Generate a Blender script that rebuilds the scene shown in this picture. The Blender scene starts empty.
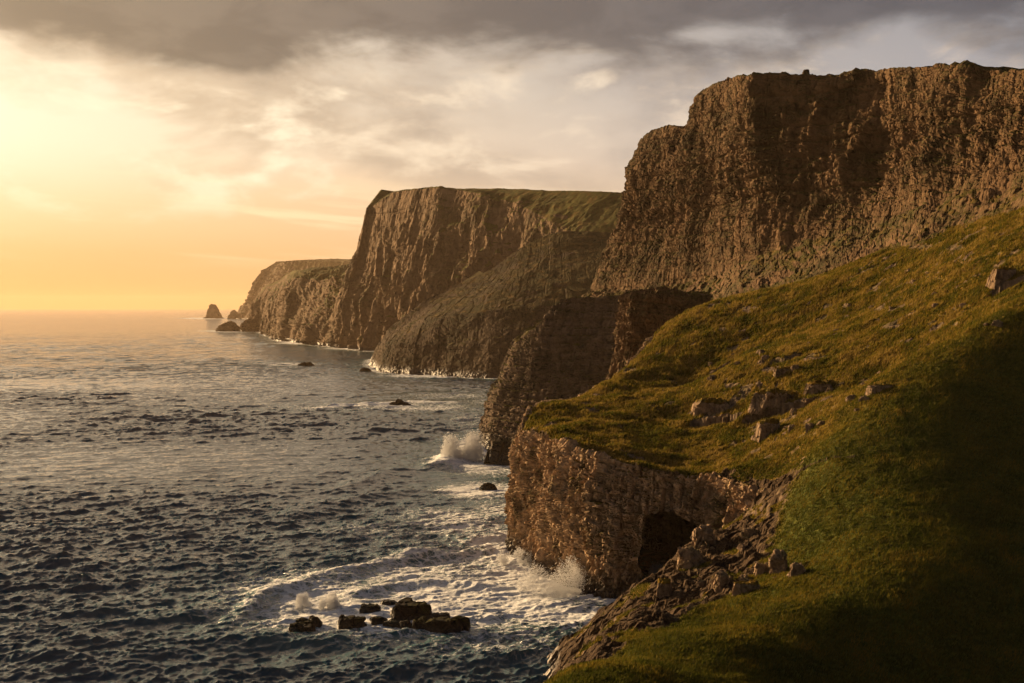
import bpy, math, time
import numpy as np

T0 = time.time()
def log(s): print('[%.1fs] %s' % (time.time() - T0, s))

scene = bpy.context.scene
COL = scene.collection
W_, H_ = 1024, 683
F = 1236.0            # focal length in pixels
ZC = 60.0             # eye height above the sea
PITCH = math.atan((341.5 - 307.0) / F)
CP, SP = math.cos(PITCH), math.sin(PITCH)

# ---------------------------------------------------------------- survey helpers
def sight(px, py):
    cx, cy = (px - 512.0) / F, -(py - 341.5) / F
    return cx, CP + SP * cy, cy * CP - SP      # camera looks along +Y, tipped down by PITCH

def at(px, py, d):
    """ground point seen in direction (px,py) at distance d along +Y"""
    x, y, z = sight(px, py)
    return (x / y * d, d, ZC + z / y * d)

def sea_at(px, py, z=0.0):
    x, y, zz = sight(px, py)
    t = (z - ZC) / zz
    return (x * t, y * t, z)

# ---------------------------------------------------------------- noise
def _h(ix, iy, iz, seed):
    h = (ix.astype(np.int64) * 374761393 + iy.astype(np.int64) * 668265263 +
         iz.astype(np.int64) * 2147483647 + seed * 1274126177) & 0xFFFFFFFF
    h = ((h ^ (h >> 13)) * 1274126177) & 0xFFFFFFFF
    h = ((h ^ (h >> 16)) * 2246822519) & 0xFFFFFFFF
    h = h ^ (h >> 15)
    return (h & 0xFFFFFF).astype(np.float32) / np.float32(0xFFFFFF)

def vnoise(p, seed=0):
    pf = np.floor(p); f = (p - pf).astype(np.float32); i = pf.astype(np.int64)
    u = f * f * f * (f * (f * 6 - 15) + 10)
    x, y, z = i[..., 0], i[..., 1], i[..., 2]
    ux, uy, uz = u[..., 0], u[..., 1], u[..., 2]
    def L(a, b, t): return a + (b - a) * t
    c00 = L(_h(x, y, z, seed), _h(x + 1, y, z, seed), ux)
    c10 = L(_h(x, y + 1, z, seed), _h(x + 1, y + 1, z, seed), ux)
    c01 = L(_h(x, y, z + 1, seed), _h(x + 1, y, z + 1, seed), ux)
    c11 = L(_h(x, y + 1, z + 1, seed), _h(x + 1, y + 1, z + 1, seed), ux)
    return L(L(c00, c10, uy), L(c01, c11, uy), uz) * 2 - 1

ROT = np.array([[0.80, 0.36, -0.48], [-0.60, 0.48, -0.64], [0.0, 0.80, 0.60]])
def fbm(p, octs=4, seed=0, gain=0.5, ridged=False, rot=True):
    a, s, tot = 1.0, 0.0, 0.0
    p = np.asarray(p, dtype=np.float64)
    for o in range(octs):
        n = vnoise(p, seed + o * 17)
        if ridged: n = 1 - 2 * np.abs(n)
        s = s + a * n; tot += a; a *= gain
        p = (p @ ROT.T if rot else p) * 2.03 + 11.3
    return s / tot

def cells(p, seed=0, jitter=0.7):
    """Worley: distance to the border of the cell, and a random value per cell"""
    p = np.asarray(p, dtype=np.float64)
    i = np.floor(p).astype(np.int64); f = p - i
    f1 = np.full(p.shape[:-1], 9.0); f2 = f1.copy(); idv = np.zeros(p.shape[:-1], np.float32); tl = np.zeros(p.shape[:-1])
    for dx in (-1, 0, 1):
        for dy in (-1, 0, 1):
            for dz in (-1, 0, 1):
                a, b, c = i[..., 0] + dx, i[..., 1] + dy, i[..., 2] + dz
                rx = dx + 0.5 + jitter * (_h(a, b, c, seed) - 0.5) - f[..., 0]
                ry = dy + 0.5 + jitter * (_h(a, b, c, seed + 1) - 0.5) - f[..., 1]
                rz = dz + 0.5 + jitter * (_h(a, b, c, seed + 2) - 0.5) - f[..., 2]
                d = np.sqrt(rx * rx + ry * ry + rz * rz)
                near = d < f1
                f2 = np.where(near, f1, np.minimum(f2, d))
                idv = np.where(near, _h(a, b, c, seed + 3), idv)
                tl = np.where(near, rx * (_h(a, b, c, seed + 4) - .5) + ry * (_h(a, b, c, seed + 5) - .5) + rz * (_h(a, b, c, seed + 6) - .5), tl)
                f1 = np.where(near, d, f1)
    return f2 - f1, idv, tl

def h2(i, j, seed):
    i = np.asarray(i).astype(np.int64); j = np.asarray(j).astype(np.int64) + 0 * i
    return _h(i + 0 * j, j, np.full_like(j, 7), seed)

def joints(s, z, w, h, seed):
    """columns split by cross joints: (metres to the nearest joint, block value, column value, tilt)"""
    q = s / w; i = np.floor(q)
    b0 = i + .55 * (h2(i, 0, seed) - .5); b1 = i + 1 + .55 * (h2(i + 1, 0, seed) - .5)
    i = np.where(q < b0, i - 1, np.where(q >= b1, i + 1, i))
    b0 = i + .55 * (h2(i, 0, seed) - .5); b1 = i + 1 + .55 * (h2(i + 1, 0, seed) - .5)
    hz = h * (.6 + .8 * h2(i, 1, seed)); v = z / hz + 10 * h2(i, 2, seed); j = np.floor(v)
    c0 = j + .6 * (h2(i, j + 50, seed) - .5); c1 = j + 1 + .6 * (h2(i, j + 51, seed) - .5)
    j = np.where(v < c0, j - 1, np.where(v >= c1, j + 1, j))
    c0 = j + .6 * (h2(i, j + 50, seed) - .5); c1 = j + 1 + .6 * (h2(i, j + 51, seed) - .5)
    d = np.minimum(np.minimum(q - b0, b1 - q) * w, np.minimum(v - c0, c1 - v) * hz)
    t = (q - (b0 + b1) / 2) * (h2(i, j, seed + 5) - .5) + (v - (c0 + c1) / 2) * (h2(i, j, seed + 6) - .5)
    return d, h2(i, j, seed + 7), h2(i, 3, seed + 8), t

def sstep(a, b, x):
    t = np.clip((x - a) / (b - a), 0, 1)
    return t * t * (3 - 2 * t)

# ---------------------------------------------------------------- mesh helpers
def make_mesh(name, verts, faces, mat, attrs=None, smooth=False, parent=None):
    verts = np.ascontiguousarray(verts, dtype=np.float32).reshape(-1, 3)
    faces = np.ascontiguousarray(faces, dtype=np.int32)
    k = faces.shape[1]
    me = bpy.data.meshes.new(name)
    me.vertices.add(len(verts)); me.vertices.foreach_set('co', verts.ravel())
    me.loops.add(faces.size); me.loops.foreach_set('vertex_index', faces.ravel())
    me.polygons.add(len(faces))
    me.polygons.foreach_set('loop_start', np.arange(0, faces.size, k, dtype=np.int32))
    me.polygons.foreach_set('use_smooth', np.full(len(faces), smooth, dtype=bool))
    me.update(calc_edges=True)
    for an, av in (attrs or {}).items():
        a = me.attributes.new(an, 'FLOAT', 'POINT')
        a.data.foreach_set('value', np.ascontiguousarray(av, dtype=np.float32).ravel())
    me.materials.append(mat)
    ob = bpy.data.objects.new(name, me); COL.objects.link(ob)
    if parent: ob.parent = parent
    return ob

def grid_faces(nv, nu, keep=None, flip=False):
    j, i = np.meshgrid(np.arange(nv - 1), np.arange(nu - 1), indexing='ij')
    a = j * nu + i
    q = np.stack([a, a + 1, a + nu + 1, a + nu], -1) if not flip else np.stack([a, a + nu, a + nu + 1, a + 1], -1)
    q = q.reshape(-1, 4)
    return q if keep is None else q[keep.ravel()]

def tag(o, label, cat, group=None, kind=None):
    o['label'] = label; o['category'] = cat
    if group: o['group'] = group
    if kind: o['kind'] = kind
    return o

def grid_normals(P):
    du = np.gradient(P, axis=1); dv = np.gradient(P, axis=0)
    n = np.cross(du, dv)
    return n / (np.linalg.norm(n, axis=-1, keepdims=True) + 1e-9)

def catmull(pts, t):
    pts = np.asarray(pts, float); n = len(pts)
    i = np.clip(np.floor(t).astype(int), 0, n - 2); f = (t - i)[:, None]
    p1, p2 = pts[i], pts[i + 1]
    p0 = np.where((i > 0)[:, None], pts[np.maximum(i - 1, 0)], 2 * p1 - p2)
    p3 = np.where((i < n - 2)[:, None], pts[np.minimum(i + 2, n - 1)], 2 * p2 - p1)
    s = 0.75   # tension: keeps corners of the headlands fairly sharp
    m1, m2 = (p2 - p0) * 0.5 * s, (p3 - p1) * 0.5 * s
    f2, f3 = f * f, f * f * f
    return (2*f3 - 3*f2 + 1) * p1 + (f3 - 2*f2 + f) * m1 + (-2*f3 + 3*f2) * p2 + (f3 - f2) * m2

def loft(rails, nu, nvs, weight_rail=1):
    R = np.asarray(rails, float)                       # rail, station, xyz
    w = np.linalg.norm(np.diff(R[weight_rail], axis=0), axis=1)
    w = np.maximum(w, w.mean() * 0.25)
    cum = np.concatenate([[0], np.cumsum(w)])
    t = np.interp(np.linspace(0, cum[-1], nu), cum, np.arange(len(cum)))
    C = np.stack([catmull(r, t) for r in R])           # rail, nu, 3
    rows, vp = [], []
    for k in range(len(R) - 1):
        n = nvs[k]
        for j in range(n):
            a = j / n
            rows.append(C[k] * (1 - a) + C[k + 1] * a); vp.append(k + a)
    rows.append(C[-1]); vp.append(len(R) - 1)
    return np.stack(rows), np.array(vp)

def smooth_rows(P, times):
    for _ in range(times):
        P[1:-1] = 0.25 * P[:-2] + 0.5 * P[1:-1] + 0.25 * P[2:]
    return P

def rock_offset(P, rib, blk, col, seed, a_rib, a_blk, a_strata=0.0, strata=4.0, zs=.28, S=None):
    """displacement of a jointed basalt face: buttresses, stepped beds, blocks with open joints"""
    warp = np.stack([vnoise(P / (rib * .6), seed + 91), vnoise(P / (rib * .6), seed + 92), vnoise(P / (rib * .6), seed + 93)], -1)
    q = P + warp * rib * 0.12
    d = a_rib * fbm(q * np.array([1, 1, zs]) / rib, 4, seed, .5, rot=False)
    d += (.5 if S is None else .22) * a_rib * fbm(q * np.array([1, 1, zs * 1.6]) / (rib * .35), 3, seed + 5, .55, ridged=True, rot=False)
    e, r, t = cells(q / np.array([blk, blk, col]), seed + 7)
    d += a_blk * (1.0 if S is None else .2) * ((r - .5) * 1.5 + t * 1.8) - a_blk * (.95 if S is None else .25) * (1 - sstep(0.02, .10, e))
    if S is not None:
        d *= 1.0
        wz = P[..., 2] + .35 * blk * vnoise(P / (blk * 2.5), seed + 61) + .10 * S
        ws = S + .30 * blk * vnoise(P / (blk * 2.0), seed + 62)
        for sc_, am in ((1.0, 1.0), (.42, .5)):
            jd, jr, jc, jt = joints(ws, wz, blk * 1.1 * sc_, col * sc_, seed + 63 + int(sc_ * 10))
            d += a_blk * am * (1.1 * (jr - .5) + .9 * (jc - .5) + 1.5 * jt) - a_blk * am * 1.0 * (1 - sstep(0.0, blk * sc_ * .09, jd))
    e2, r2, t2 = cells(q / np.array([blk, blk, col * .8]) * 2.2 + 5, seed + 27)
    d += a_blk * .5 * ((r2 - .5) + t2 * 2.0) - a_blk * .30 * (1 - sstep(0.02, .12, e2))
    if a_strata:
        zz = P[..., 2] / strata + 0.6 * vnoise(P / (rib * 2.0), seed + 55)
        k = np.floor(zz); fr = zz - k
        rr = _h(k.astype(np.int64), k.astype(np.int64) * 0, k.astype(np.int64) * 0, seed + 77)
        d += a_strata * ((rr - .5) * 1.4 - .7 * np.exp(-(np.minimum(fr, 1 - fr) / .10) ** 2))
    return d

# ---------------------------------------------------------------- materials
def nodes_of(name):
    m = bpy.data.materials.new(name); m.use_nodes = True
    nt = m.node_tree; nt.nodes.clear()
    return m, nt, nt.nodes, nt.links

class NB:
    """little helper for writing node trees"""
    def __init__(s, nt): s.nt = nt
    def n(s, typ, ins=None, **kw):
        nd = s.nt.nodes.new(typ)
        for k, v in kw.items(): setattr(nd, k, v)
        for k, v in (ins or {}).items():
            sock = nd.inputs[k]
            if isinstance(v, bpy.types.NodeSocket): s.nt.links.new(v, sock)
            else: sock.default_value = v
        return nd
    def math(s, op, a, b=0.0, c=None, clamp=False):
        d = {0: a, 1: b}
        if c is not None: d[2] = c
        return s.n('ShaderNodeMath', d, operation=op, use_clamp=clamp).outputs[0]
    def mix(s, f, a, b, mode='MIX'):
        nd = s.n('ShaderNodeMix', {0: f}, data_type='RGBA', blend_type=mode)
        for i, v in ((6, a), (7, b)):
            if isinstance(v, bpy.types.NodeSocket): s.nt.links.new(v, nd.inputs[i])
            else: nd.inputs[i].default_value = v
        return nd.outputs[2]
    def ramp(s, f, stops, interp='LINEAR'):
        nd = s.n('ShaderNodeValToRGB', {0: f}); cr = nd.color_ramp; cr.interpolation = interp
        while len(cr.elements) > 1: cr.elements.remove(cr.elements[0])
        for i, (p, c) in enumerate(stops):
            e = cr.elements[0] if i == 0 else cr.elements.new(p)
            e.position = p; e.color = c if len(c) == 4 else (*c, 1)
        return nd.outputs[0]
    def noise(s, vec, scale, detail=4, rough=.55, lac=2.0, dist=0.0):
        return s.n('ShaderNodeTexNoise', {'Vector': vec, 'Scale': scale, 'Detail': detail, 'Roughness': rough, 'Lacunarity': lac, 'Distortion': dist}).outputs[0]
    def remap(s, v, a, b, c=0.0, d=1.0, smooth=True):
        return s.n('ShaderNodeMapRange', {0: v, 1: a, 2: b, 3: c, 4: d}, interpolation_type='SMOOTHSTEP' if smooth else 'LINEAR').outputs[0]

def c4(r, g, b): return (r, g, b, 1)

def land_material(name, unit, rock_a, rock_b, grass_a=(.175, .112, .011), grass_b=(.070, .066, .008), bump=1.0, wet_top=5.0, moss_up=(.25, .7), moss_n=(.44, .60)):
    """rock and turf, chosen by the 'grass' attribute; unit = typical block size in metres"""
    m, nt, N, L = nodes_of(name); b = NB(nt)
    geo = b.n('ShaderNodeNewGeometry'); pos = geo.outputs['Position']
    ga = b.n('ShaderNodeAttribute', attribute_name='grass').outputs['Fac']
    sep = b.n('ShaderNodeSeparateXYZ', {0: pos}); z = sep.outputs[2]
    n_big = b.noise(pos, .12 / unit, 5, .6)
    n_mid = b.noise(pos, .55 / unit, 5, .62)
    n_fine = b.noise(pos, 3.0 / unit, 4, .65)
    vst = b.n('ShaderNodeMapping', {'Vector': pos, 'Scale': (1, 1, .45)}).outputs[0]
    vor = b.n('ShaderNodeTexVoronoi', {'Vector': vst, 'Scale': .75 / unit}, feature='F1')
    vdist = b.n('ShaderNodeTexVoronoi', {'Vector': vst, 'Scale': .75 / unit}, feature='DISTANCE_TO_EDGE').outputs[0]
    vcol = b.n('ShaderNodeSeparateColor', {0: vor.outputs['Color']}).outputs[0]
    rock = b.mix(b.remap(n_mid, .36, .66), c4(*rock_a), c4(*rock_b))
    rock = b.mix(b.math('MULTIPLY', b.remap(vcol, .0, 1.0), .40), rock, c4(rock_b[0] * 1.35, rock_b[1] * 1.3, rock_b[2] * 1.25))
    rock = b.mix(b.remap(n_big, .52, .68), rock, c4(rock_a[0] * .6, rock_a[1] * .62, rock_a[2] * .66))
    pale = b.math('MULTIPLY', b.remap(n_fine, .62, .74), .55)                       # pale lichen
    rock = b.mix(pale, rock, c4(rock_b[0] * 1.7, rock_b[1] * 1.65, rock_b[2] * 1.5))
    moss = b.math('MULTIPLY', b.remap(n_big, *moss_n), b.remap(n_fine, .38, .58))
    up = b.n('ShaderNodeSeparateXYZ', {0: geo.outputs['Normal']}).outputs[2]
    moss = b.math('MULTIPLY', moss, b.remap(up, *moss_up))
    rock = b.mix(b.math('MULTIPLY', moss, .8), rock, c4(grass_b[0], grass_b[1], grass_b[2]))
    wet = b.math('MULTIPLY', b.remap(b.math('ADD', z, b.math('MULTIPLY', n_mid, wet_top)), wet_top * 1.55, wet_top * .7), .9)
    rock = b.mix(wet, rock, c4(.014, .012, .011))
    g1 = b.noise(pos, .10 / unit, 4, .6); g2 = b.noise(pos, .9 / unit, 5, .7); g3 = b.noise(pos, 6.0 / unit, 3, .6)
    grass = b.mix(b.remap(g1, .38, .62), c4(*grass_b), c4(*grass_a))
    grass = b.mix(b.math('MULTIPLY', b.remap(g2, .48, .66), .75), grass, c4(grass_a[0] * 1.25, grass_a[1] * .95, grass_a[2] * 1.3))
    grass = b.mix(b.math('MULTIPLY', b.remap(g3, .52, .72), .55), grass, c4(grass_a[0] * 1.5, grass_a[1] * 1.4, grass_a[2] * 1.5))
    grass = b.mix(b.math('MULTIPLY', b.remap(g2, .48, .36), .8), grass, c4(.045, .030, .010))
    grass = b.mix(b.math('MULTIPLY', b.remap(n_mid, .50, .64), .7), grass, c4(.115, .068, .018))
    shade_green = b.n('ShaderNodeAttribute', attribute_name='shade_green').outputs['Fac']; so_ = b.n('ShaderNodeAttribute', attribute_name='soil').outputs['Fac']
    grass = b.mix(shade_green, grass, b.mix(b.remap(g2, .36, .64), c4(.032, .048, .007), c4(.080, .092, .013)))  # darker green put into the turf colour where the near flank is shaded
    gm = b.math('ADD', ga, b.math('MULTIPLY', b.math('SUBTRACT', n_fine, .5), .8))
    gm = b.math('ADD', gm, b.math('MULTIPLY', b.math('SUBTRACT', g2, .5), .7))
    gm = b.remap(gm, .38, .62)
    soil = b.mix(b.remap(n_fine, .4, .6), c4(.028, .018, .010), c4(.075, .047, .026))
    rock = b.mix(b.remap(b.math('ADD', so_, b.math('MULTIPLY', b.math('SUBTRACT', n_mid, .5), 1.6)), .35, .65), rock, soil)
    edge = b.math('MULTIPLY', gm, b.math('SUBTRACT', 1.0, gm)); edge = b.math('MULTIPLY', edge, 3.0, clamp=True)
    col = b.mix(gm, rock, grass); col = b.mix(edge, col, soil)
    hr = b.math('ADD', b.math('MULTIPLY', b.remap(vdist, 0, .12), .09 * unit), b.math('MULTIPLY', n_fine, .10 * unit))
    hr = b.math('ADD', hr, b.math('MULTIPLY', n_mid, .14 * unit))
    hg = b.math('ADD', b.math('MULTIPLY', g3, .10 * unit), b.math('MULTIPLY', g2, .20 * unit))
    hh = b.n('ShaderNodeMix', {0: gm, 2: hr, 3: hg}, data_type='FLOAT').outputs[0]
    bp = b.n('ShaderNodeBump', {'Strength': bump, 'Distance': 1.0, 'Height': hh})
    rough = b.n('ShaderNodeMix', {0: wet, 2: .92, 3: .45}, data_type='FLOAT').outputs[0]
    pb = b.n('ShaderNodeBsdfPrincipled', {'Base Color': col, 'Roughness': rough, 'Specular IOR Level': b.n('ShaderNodeMix', {0: wet, 2: .06, 3: .30}, data_type='FLOAT').outputs[0], 'Normal': bp.outputs[0]})
    out = b.n('ShaderNodeOutputMaterial', {0: pb.outputs[0]})
    return m

def water_material():
    m, nt, N, L = nodes_of('sea_water'); b = NB(nt)
    pos = b.n('ShaderNodeNewGeometry').outputs['Position']
    fo = b.n('ShaderNodeAttribute', attribute_name='foam').outputs['Fac']
    far = b.n('ShaderNodeAttribute', attribute_name='far').outputs['Fac']
    tu = b.n('ShaderNodeAttribute', attribute_name='turbid').outputs['Fac']
    wv = b.noise(pos, .10, 3, .6)
    wp = b.n('ShaderNodeVectorMath', {0: pos, 1: b.n('ShaderNodeVectorMath', {0: b.n('ShaderNodeTexNoise', {'Vector': pos, 'Scale': .16, 'Detail': 4}).outputs['Color'], 'Scale': 6.0}, operation='SCALE').outputs[0]}, operation='ADD').outputs[0]
    e1 = b.n('ShaderNodeTexVoronoi', {'Vector': wp, 'Scale': .36}, feature='DISTANCE_TO_EDGE').outputs[0]
    e2 = b.n('ShaderNodeTexVoronoi', {'Vector': wp, 'Scale': 1.2}, feature='DISTANCE_TO_EDGE').outputs[0]
    nf = b.noise(b.n('ShaderNodeMapping', {'Vector': wp, 'Rotation': (0, 0, .35), 'Scale': (.55, 1.2, 1.0)}).outputs[0], .75, 7, .68)
    lace = b.math('ADD', b.remap(e1, .22, .0, 0, .55), b.remap(e2, .25, .0, 0, .35))
    lace = b.math('ADD', lace, b.math('MULTIPLY', b.math('SUBTRACT', nf, .5), 1.7))
    fm = b.math('ADD', b.math('MULTIPLY', fo, 1.25), b.math('MULTIPLY', lace, .62))
    fm = b.math('MULTIPLY', b.remap(fm, .56, 1.08), b.remap(fo, .02, .22))
    # fine waves too small for the mesh
    st = b.n('ShaderNodeMapping', {'Vector': pos, 'Rotation': (0, 0, .25), 'Scale': (1.0, 1.7, 1.0)}).outputs[0]
    w1 = b.noise(st, .30, 4, .62, dist=.4); w2 = b.noise(st, 1.3, 4, .6, dist=.3); w3 = b.noise(st, .085, 3, .55)
    h = b.math('ADD', b.math('MULTIPLY', w1, b.math('ADD', .06, b.math('MULTIPLY', far, 1.0))), b.math('ADD', b.math('MULTIPLY', w2, .07), b.math('MULTIPLY', b.noise(st, 4.0, 3, .6), .012)))
    h = b.math('ADD', h, b.math('MULTIPLY', w3, b.math('MULTIPLY', far, 3.2)))
    stf = b.n('ShaderNodeMapping', {'Vector': pos, 'Rotation': (0, 0, .1), 'Scale': (.035, .011, 1.0)}).outputs[0]
    w4 = b.noise(stf, 1.0, 3, .6)
    h = b.math('ADD', h, b.math('MULTIPLY', b.math('ADD', w4, b.math('MULTIPLY', b.noise(stf, 2.7, 3, .6), .4)), b.math('MULTIPLY', far, 9.0)))
    h = b.math('ADD', h, b.math('MULTIPLY', fm, b.math('MULTIPLY', nf, .30)))
    bp = b.n('ShaderNodeBump', {'Strength': 1.0, 'Distance': 1.0, 'Height': h})
    body = b.mix(tu, c4(.026, .058, .078), c4(.045, .145, .145))
    pb = b.n('ShaderNodeBsdfPrincipled', {'Base Color': body, 'Roughness': .09, 'IOR': 1.33, 'Normal': bp.outputs[0]})
    fc = b.mix(b.remap(nf, .35, .65), c4(.58, .61, .63), c4(.85, .86, .86))
    ff = b.n('ShaderNodeBsdfPrincipled', {'Base Color': fc, 'Roughness': .8, 'Specular IOR Level': .2, 'Normal': bp.outputs[0]})
    mx = b.n('ShaderNodeMixShader', {0: fm, 1: pb.outputs[0], 2: ff.outputs[0]})
    b.n('ShaderNodeOutputMaterial', {0: mx.outputs[0]})
    return m

M_NEAR = land_material('near_basalt_and_turf', 1.0, (.12, .080, .047), (.39, .27, .165), bump=.8, wet_top=6.0)  # real wet foot, raised further so its dark tone deepens the cave's shade
M_HILL = land_material('hillside_turf_and_basalt', .8, (.09, .064, .042), (.19, .135, .088), bump=.8, wet_top=3.0)
M_BIG = land_material('high_cliff_basalt', 2.2, (.056, .034, .018), (.128, .079, .043), (.062, .052, .012), (.036, .038, .010), bump=.8, wet_top=4, moss_up=(.05, .40), moss_n=(.40, .54))  # grass tones darkened to paint the cast shade on the apron below
M_PROM = land_material('dark_basalt', 1.8, (.075, .054, .038), (.14, .10, .07), (.075, .070, .016), (.045, .050, .012), bump=.8, wet_top=9)
M_MID = land_material('distant_cliff_basalt', 6.0, (.074, .048, .029), (.165, .110, .066), (.085, .082, .018), (.050, .055, .014), bump=.7, wet_top=8)
M_SHOULDER = land_material('shoulder_basalt_shaded', 5.0, (.030, .021, .013), (.060, .041, .026), (.044, .036, .009), (.028, .028, .008), bump=.6, wet_top=8)  # darker copy of the cliff rock, the shoulder's shade put into its colour
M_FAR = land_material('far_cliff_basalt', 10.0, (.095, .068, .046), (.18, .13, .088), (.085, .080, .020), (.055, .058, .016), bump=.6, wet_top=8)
M_SKERRY = land_material('wet_black_rock', .7, (.012, .010, .009), (.024, .019, .016), bump=.8, wet_top=1.6)
M_STONE = land_material('outcrop_basalt', .55, (.10, .070, .045), (.24, .17, .11), bump=.7, wet_top=.1)
M_SEA = water_material()

# ---------------------------------------------------------------- hillside: one surveyed height field
ctrl_common = [
    # spur crest, from the upper right down to the lower left
    at(1024, 297, 262), at(980, 325, 254), at(930, 358, 247), at(860, 408, 236), at(815, 455, 224),
    at(800, 505, 208), at(785, 570, 187), at(700, 622, 164), at(620, 660, 148), at(560, 686, 130),
    # its shaded flank, facing the camera
    at(1024, 683, 152), at(900, 683, 149), at(760, 683, 140), at(655, 683, 132),
    at(1024, 600, 167), at(1024, 500, 197), at(1024, 400, 230), at(900, 600, 164), at(900, 500, 197),
    at(920, 430, 221), at(820, 620, 160), at(840, 540, 188), at(740, 645, 150),
    # outline against the sea and the fall to the water
    at(700, 537, 225), at(652, 578, 210), at(620, 605, 197), at(580, 650, 168), at(545, 683, 141),
    (9, 215, 1), (2, 198, -4), (-6, 170, -6), (-12, 140, -6), (-30, 180, -22), (-30, 110, -16), (16, 228, -2),
    # gully of scree between spur and headland
    at(750, 555, 203), at(720, 580, 192), at(690, 592, 192), at(740, 530, 222), at(780, 470, 235),
    # valley towards the camera's own hill
    (20, 105, 14), (60, 108, 12), (100, 118, 10), (0, 60, 28), (40, 60, 24), (90, 70, 22), (0, 0, 57), (60, 0, 52), (-25, 60, 8),
    (130, 190, 22), (150, 240, 48), (170, 300, 84), (180, 380, 96), (170, 150, 16),
]
ctrl_head = [
    at(1024, 215, 335), at(940, 250, 357), at(870, 277, 377), at(800, 289, 396), at(740, 300, 410), at(690, 312, 413),
    at(655, 331, 403), at(625, 365, 370), at(600, 385, 348), at(570, 400, 333), at(535, 406, 320), at(516, 430, 306),
    at(540, 432, 285), at(562, 440, 272), at(585, 452, 262), at(640, 466, 254), at(690, 475, 250.5), at(728, 474, 242),
    at(620, 420, 305), at(680, 420, 302), at(700, 385, 346), at(740, 360, 335), at(740, 415, 290), at(740, 445, 268),
    at(850, 330, 325), at(800, 372, 300), at(850, 392, 272), at(800, 410, 268), at(950, 290, 312), at(950, 340, 272), at(1024, 260, 300),
    at(880, 300, 352), (140, 420, 86), (100, 430, 68), (60, 440, 58), (30, 400, 40), (8, 350, 33), (-10, 300, 28), (20, 235, 24), (5, 260, 28),
]
ctrl_low = [(28, 238, 8), (34, 243, 11), (38.5, 236, 15), (22, 236, 3), (12, 250, -4), (30, 262, -4), (0, 300, -10), (30, 300, -6), (20, 340, -6), (60, 300, 0)]

def tps_fit(pts, lam):
    p = np.array(pts, float); n = len(p); xy = p[:, :2] / 100.0
    r2 = ((xy[:, None] - xy[None]) ** 2).sum(-1)
    K = np.where(r2 > 0, r2 * np.log(np.maximum(r2, 1e-12)), 0) + lam * np.eye(n)
    A = np.zeros((n + 3, n + 3)); A[:n, :n] = K; A[:n, n] = 1; A[:n, n + 1:] = xy; A[n:, :n] = A[:n, n:].T
    return xy, np.linalg.solve(A, np.concatenate([p[:, 2], [0, 0, 0]]))

def tps_raw(fit, x, y):
    xy, w = fit; n = len(xy); x = np.asarray(x).ravel() / 100; y = np.asarray(y).ravel() / 100
    r2 = (x[:, None] - xy[None, :, 0]) ** 2 + (y[:, None] - xy[None, :, 1]) ** 2
    return (r2 * np.log(np.maximum(r2, 1e-12))) @ w[:n] + w[n] + w[n + 1] * x + w[n + 2] * y

def tps_eval(fit, X, Y):
    """thin plate spline: solved on a coarse lattice, then interpolated"""
    if X.size < 5000: return tps_raw(fit, X, Y).reshape(X.shape)
    gx, gy = np.arange(X.min() - 2, X.max() + 3, 1.25), np.arange(Y.min() - 2, Y.max() + 3, 1.25)
    GX, GY = np.meshgrid(gx, gy); G = tps_raw(fit, GX, GY).reshape(GX.shape)
    u, v = (X - gx[0]) / 1.25, (Y - gy[0]) / 1.25
    i, j = u.astype(int), v.astype(int); fu, fv = u - i, v - j
    return (G[j, i] * (1 - fu) + G[j, i + 1] * fu) * (1 - fv) + (G[j + 1, i] * (1 - fu) + G[j + 1, i + 1] * fu) * fv

FIT_A = tps_fit(ctrl_common + ctrl_head, 2e-4)
FIT_B = tps_fit(ctrl_common + ctrl_low, 2e-4)

# plan of the near headland (rim of its cliff), walked from the far side round to the gully
RIM = np.array([(60, 428), (44, 400), (33, 372), (24, 352), (12, 331), (3.5, 319), (0.8, 307), (6, 286), (14, 263), (20, 256), (28, 252),
                (35.5, 248.5), (39, 246.5), (42, 239), (45.5, 232), (49, 225)], float)
POLY = np.vstack([RIM, [(60, 215), (400, 215), (400, 700), (60, 700)]])

def inside_dist(X, Y, poly, nseg):
    """signed distance to the first nseg edges (positive inside the polygon)"""
    d = np.full(X.shape, 1e9); ins = np.zeros(X.shape, bool); n = len(poly)
    for i in range(n):
        (x1, y1), (x2, y2) = poly[i], poly[(i + 1) % n]
        if i < nseg:
            dx, dy = x2 - x1, y2 - y1
            t = np.clip(((X - x1) * dx + (Y - y1) * dy) / (dx * dx + dy * dy), 0, 1)
            d = np.minimum(d, np.hypot(X - x1 - t * dx, Y - y1 - t * dy))
        c = ((y1 > Y) != (y2 > Y)) & (X < (x2 - x1) * (Y - y1) / (y2 - y1 + 1e-12) + x1)
        ins ^= c
    return np.where(ins, d, -d)

def hill_z(X, Y, sd=None):
    za = tps_eval(FIT_A, X, Y); zb = tps_eval(FIT_B, X, Y)
    if sd is None: sd = inside_dist(X, Y, POLY, len(RIM) - 1)
    k = sstep(-.2, .2, sd - 1.0)
    za = za - 1.4 * np.exp(-np.maximum(sd - 1, 0) / 1.2) * (sd > -2) * sstep(222, 236, Y)
    return np.where(Y < 214, zb, zb * (1 - k) + za * k)

def seg_dist(X, Y, pts):
    d = np.full(X.shape, 1e9); s = np.zeros(X.shape)
    for (x1, y1), (x2, y2) in zip(pts[:-1], pts[1:]):
        dx, dy = x2 - x1, y2 - y1; L2 = dx * dx + dy * dy
        t = np.clip(((X - x1) * dx + (Y - y1) * dy) / L2, 0, 1)
        e = np.hypot(X - x1 - t * dx, Y - y1 - t * dy)
        side = np.sign((X - x1) * dy - (Y - y1) * dx)
        s = np.where(e < d, side, s); d = np.minimum(d, e)
    return d * s

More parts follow.
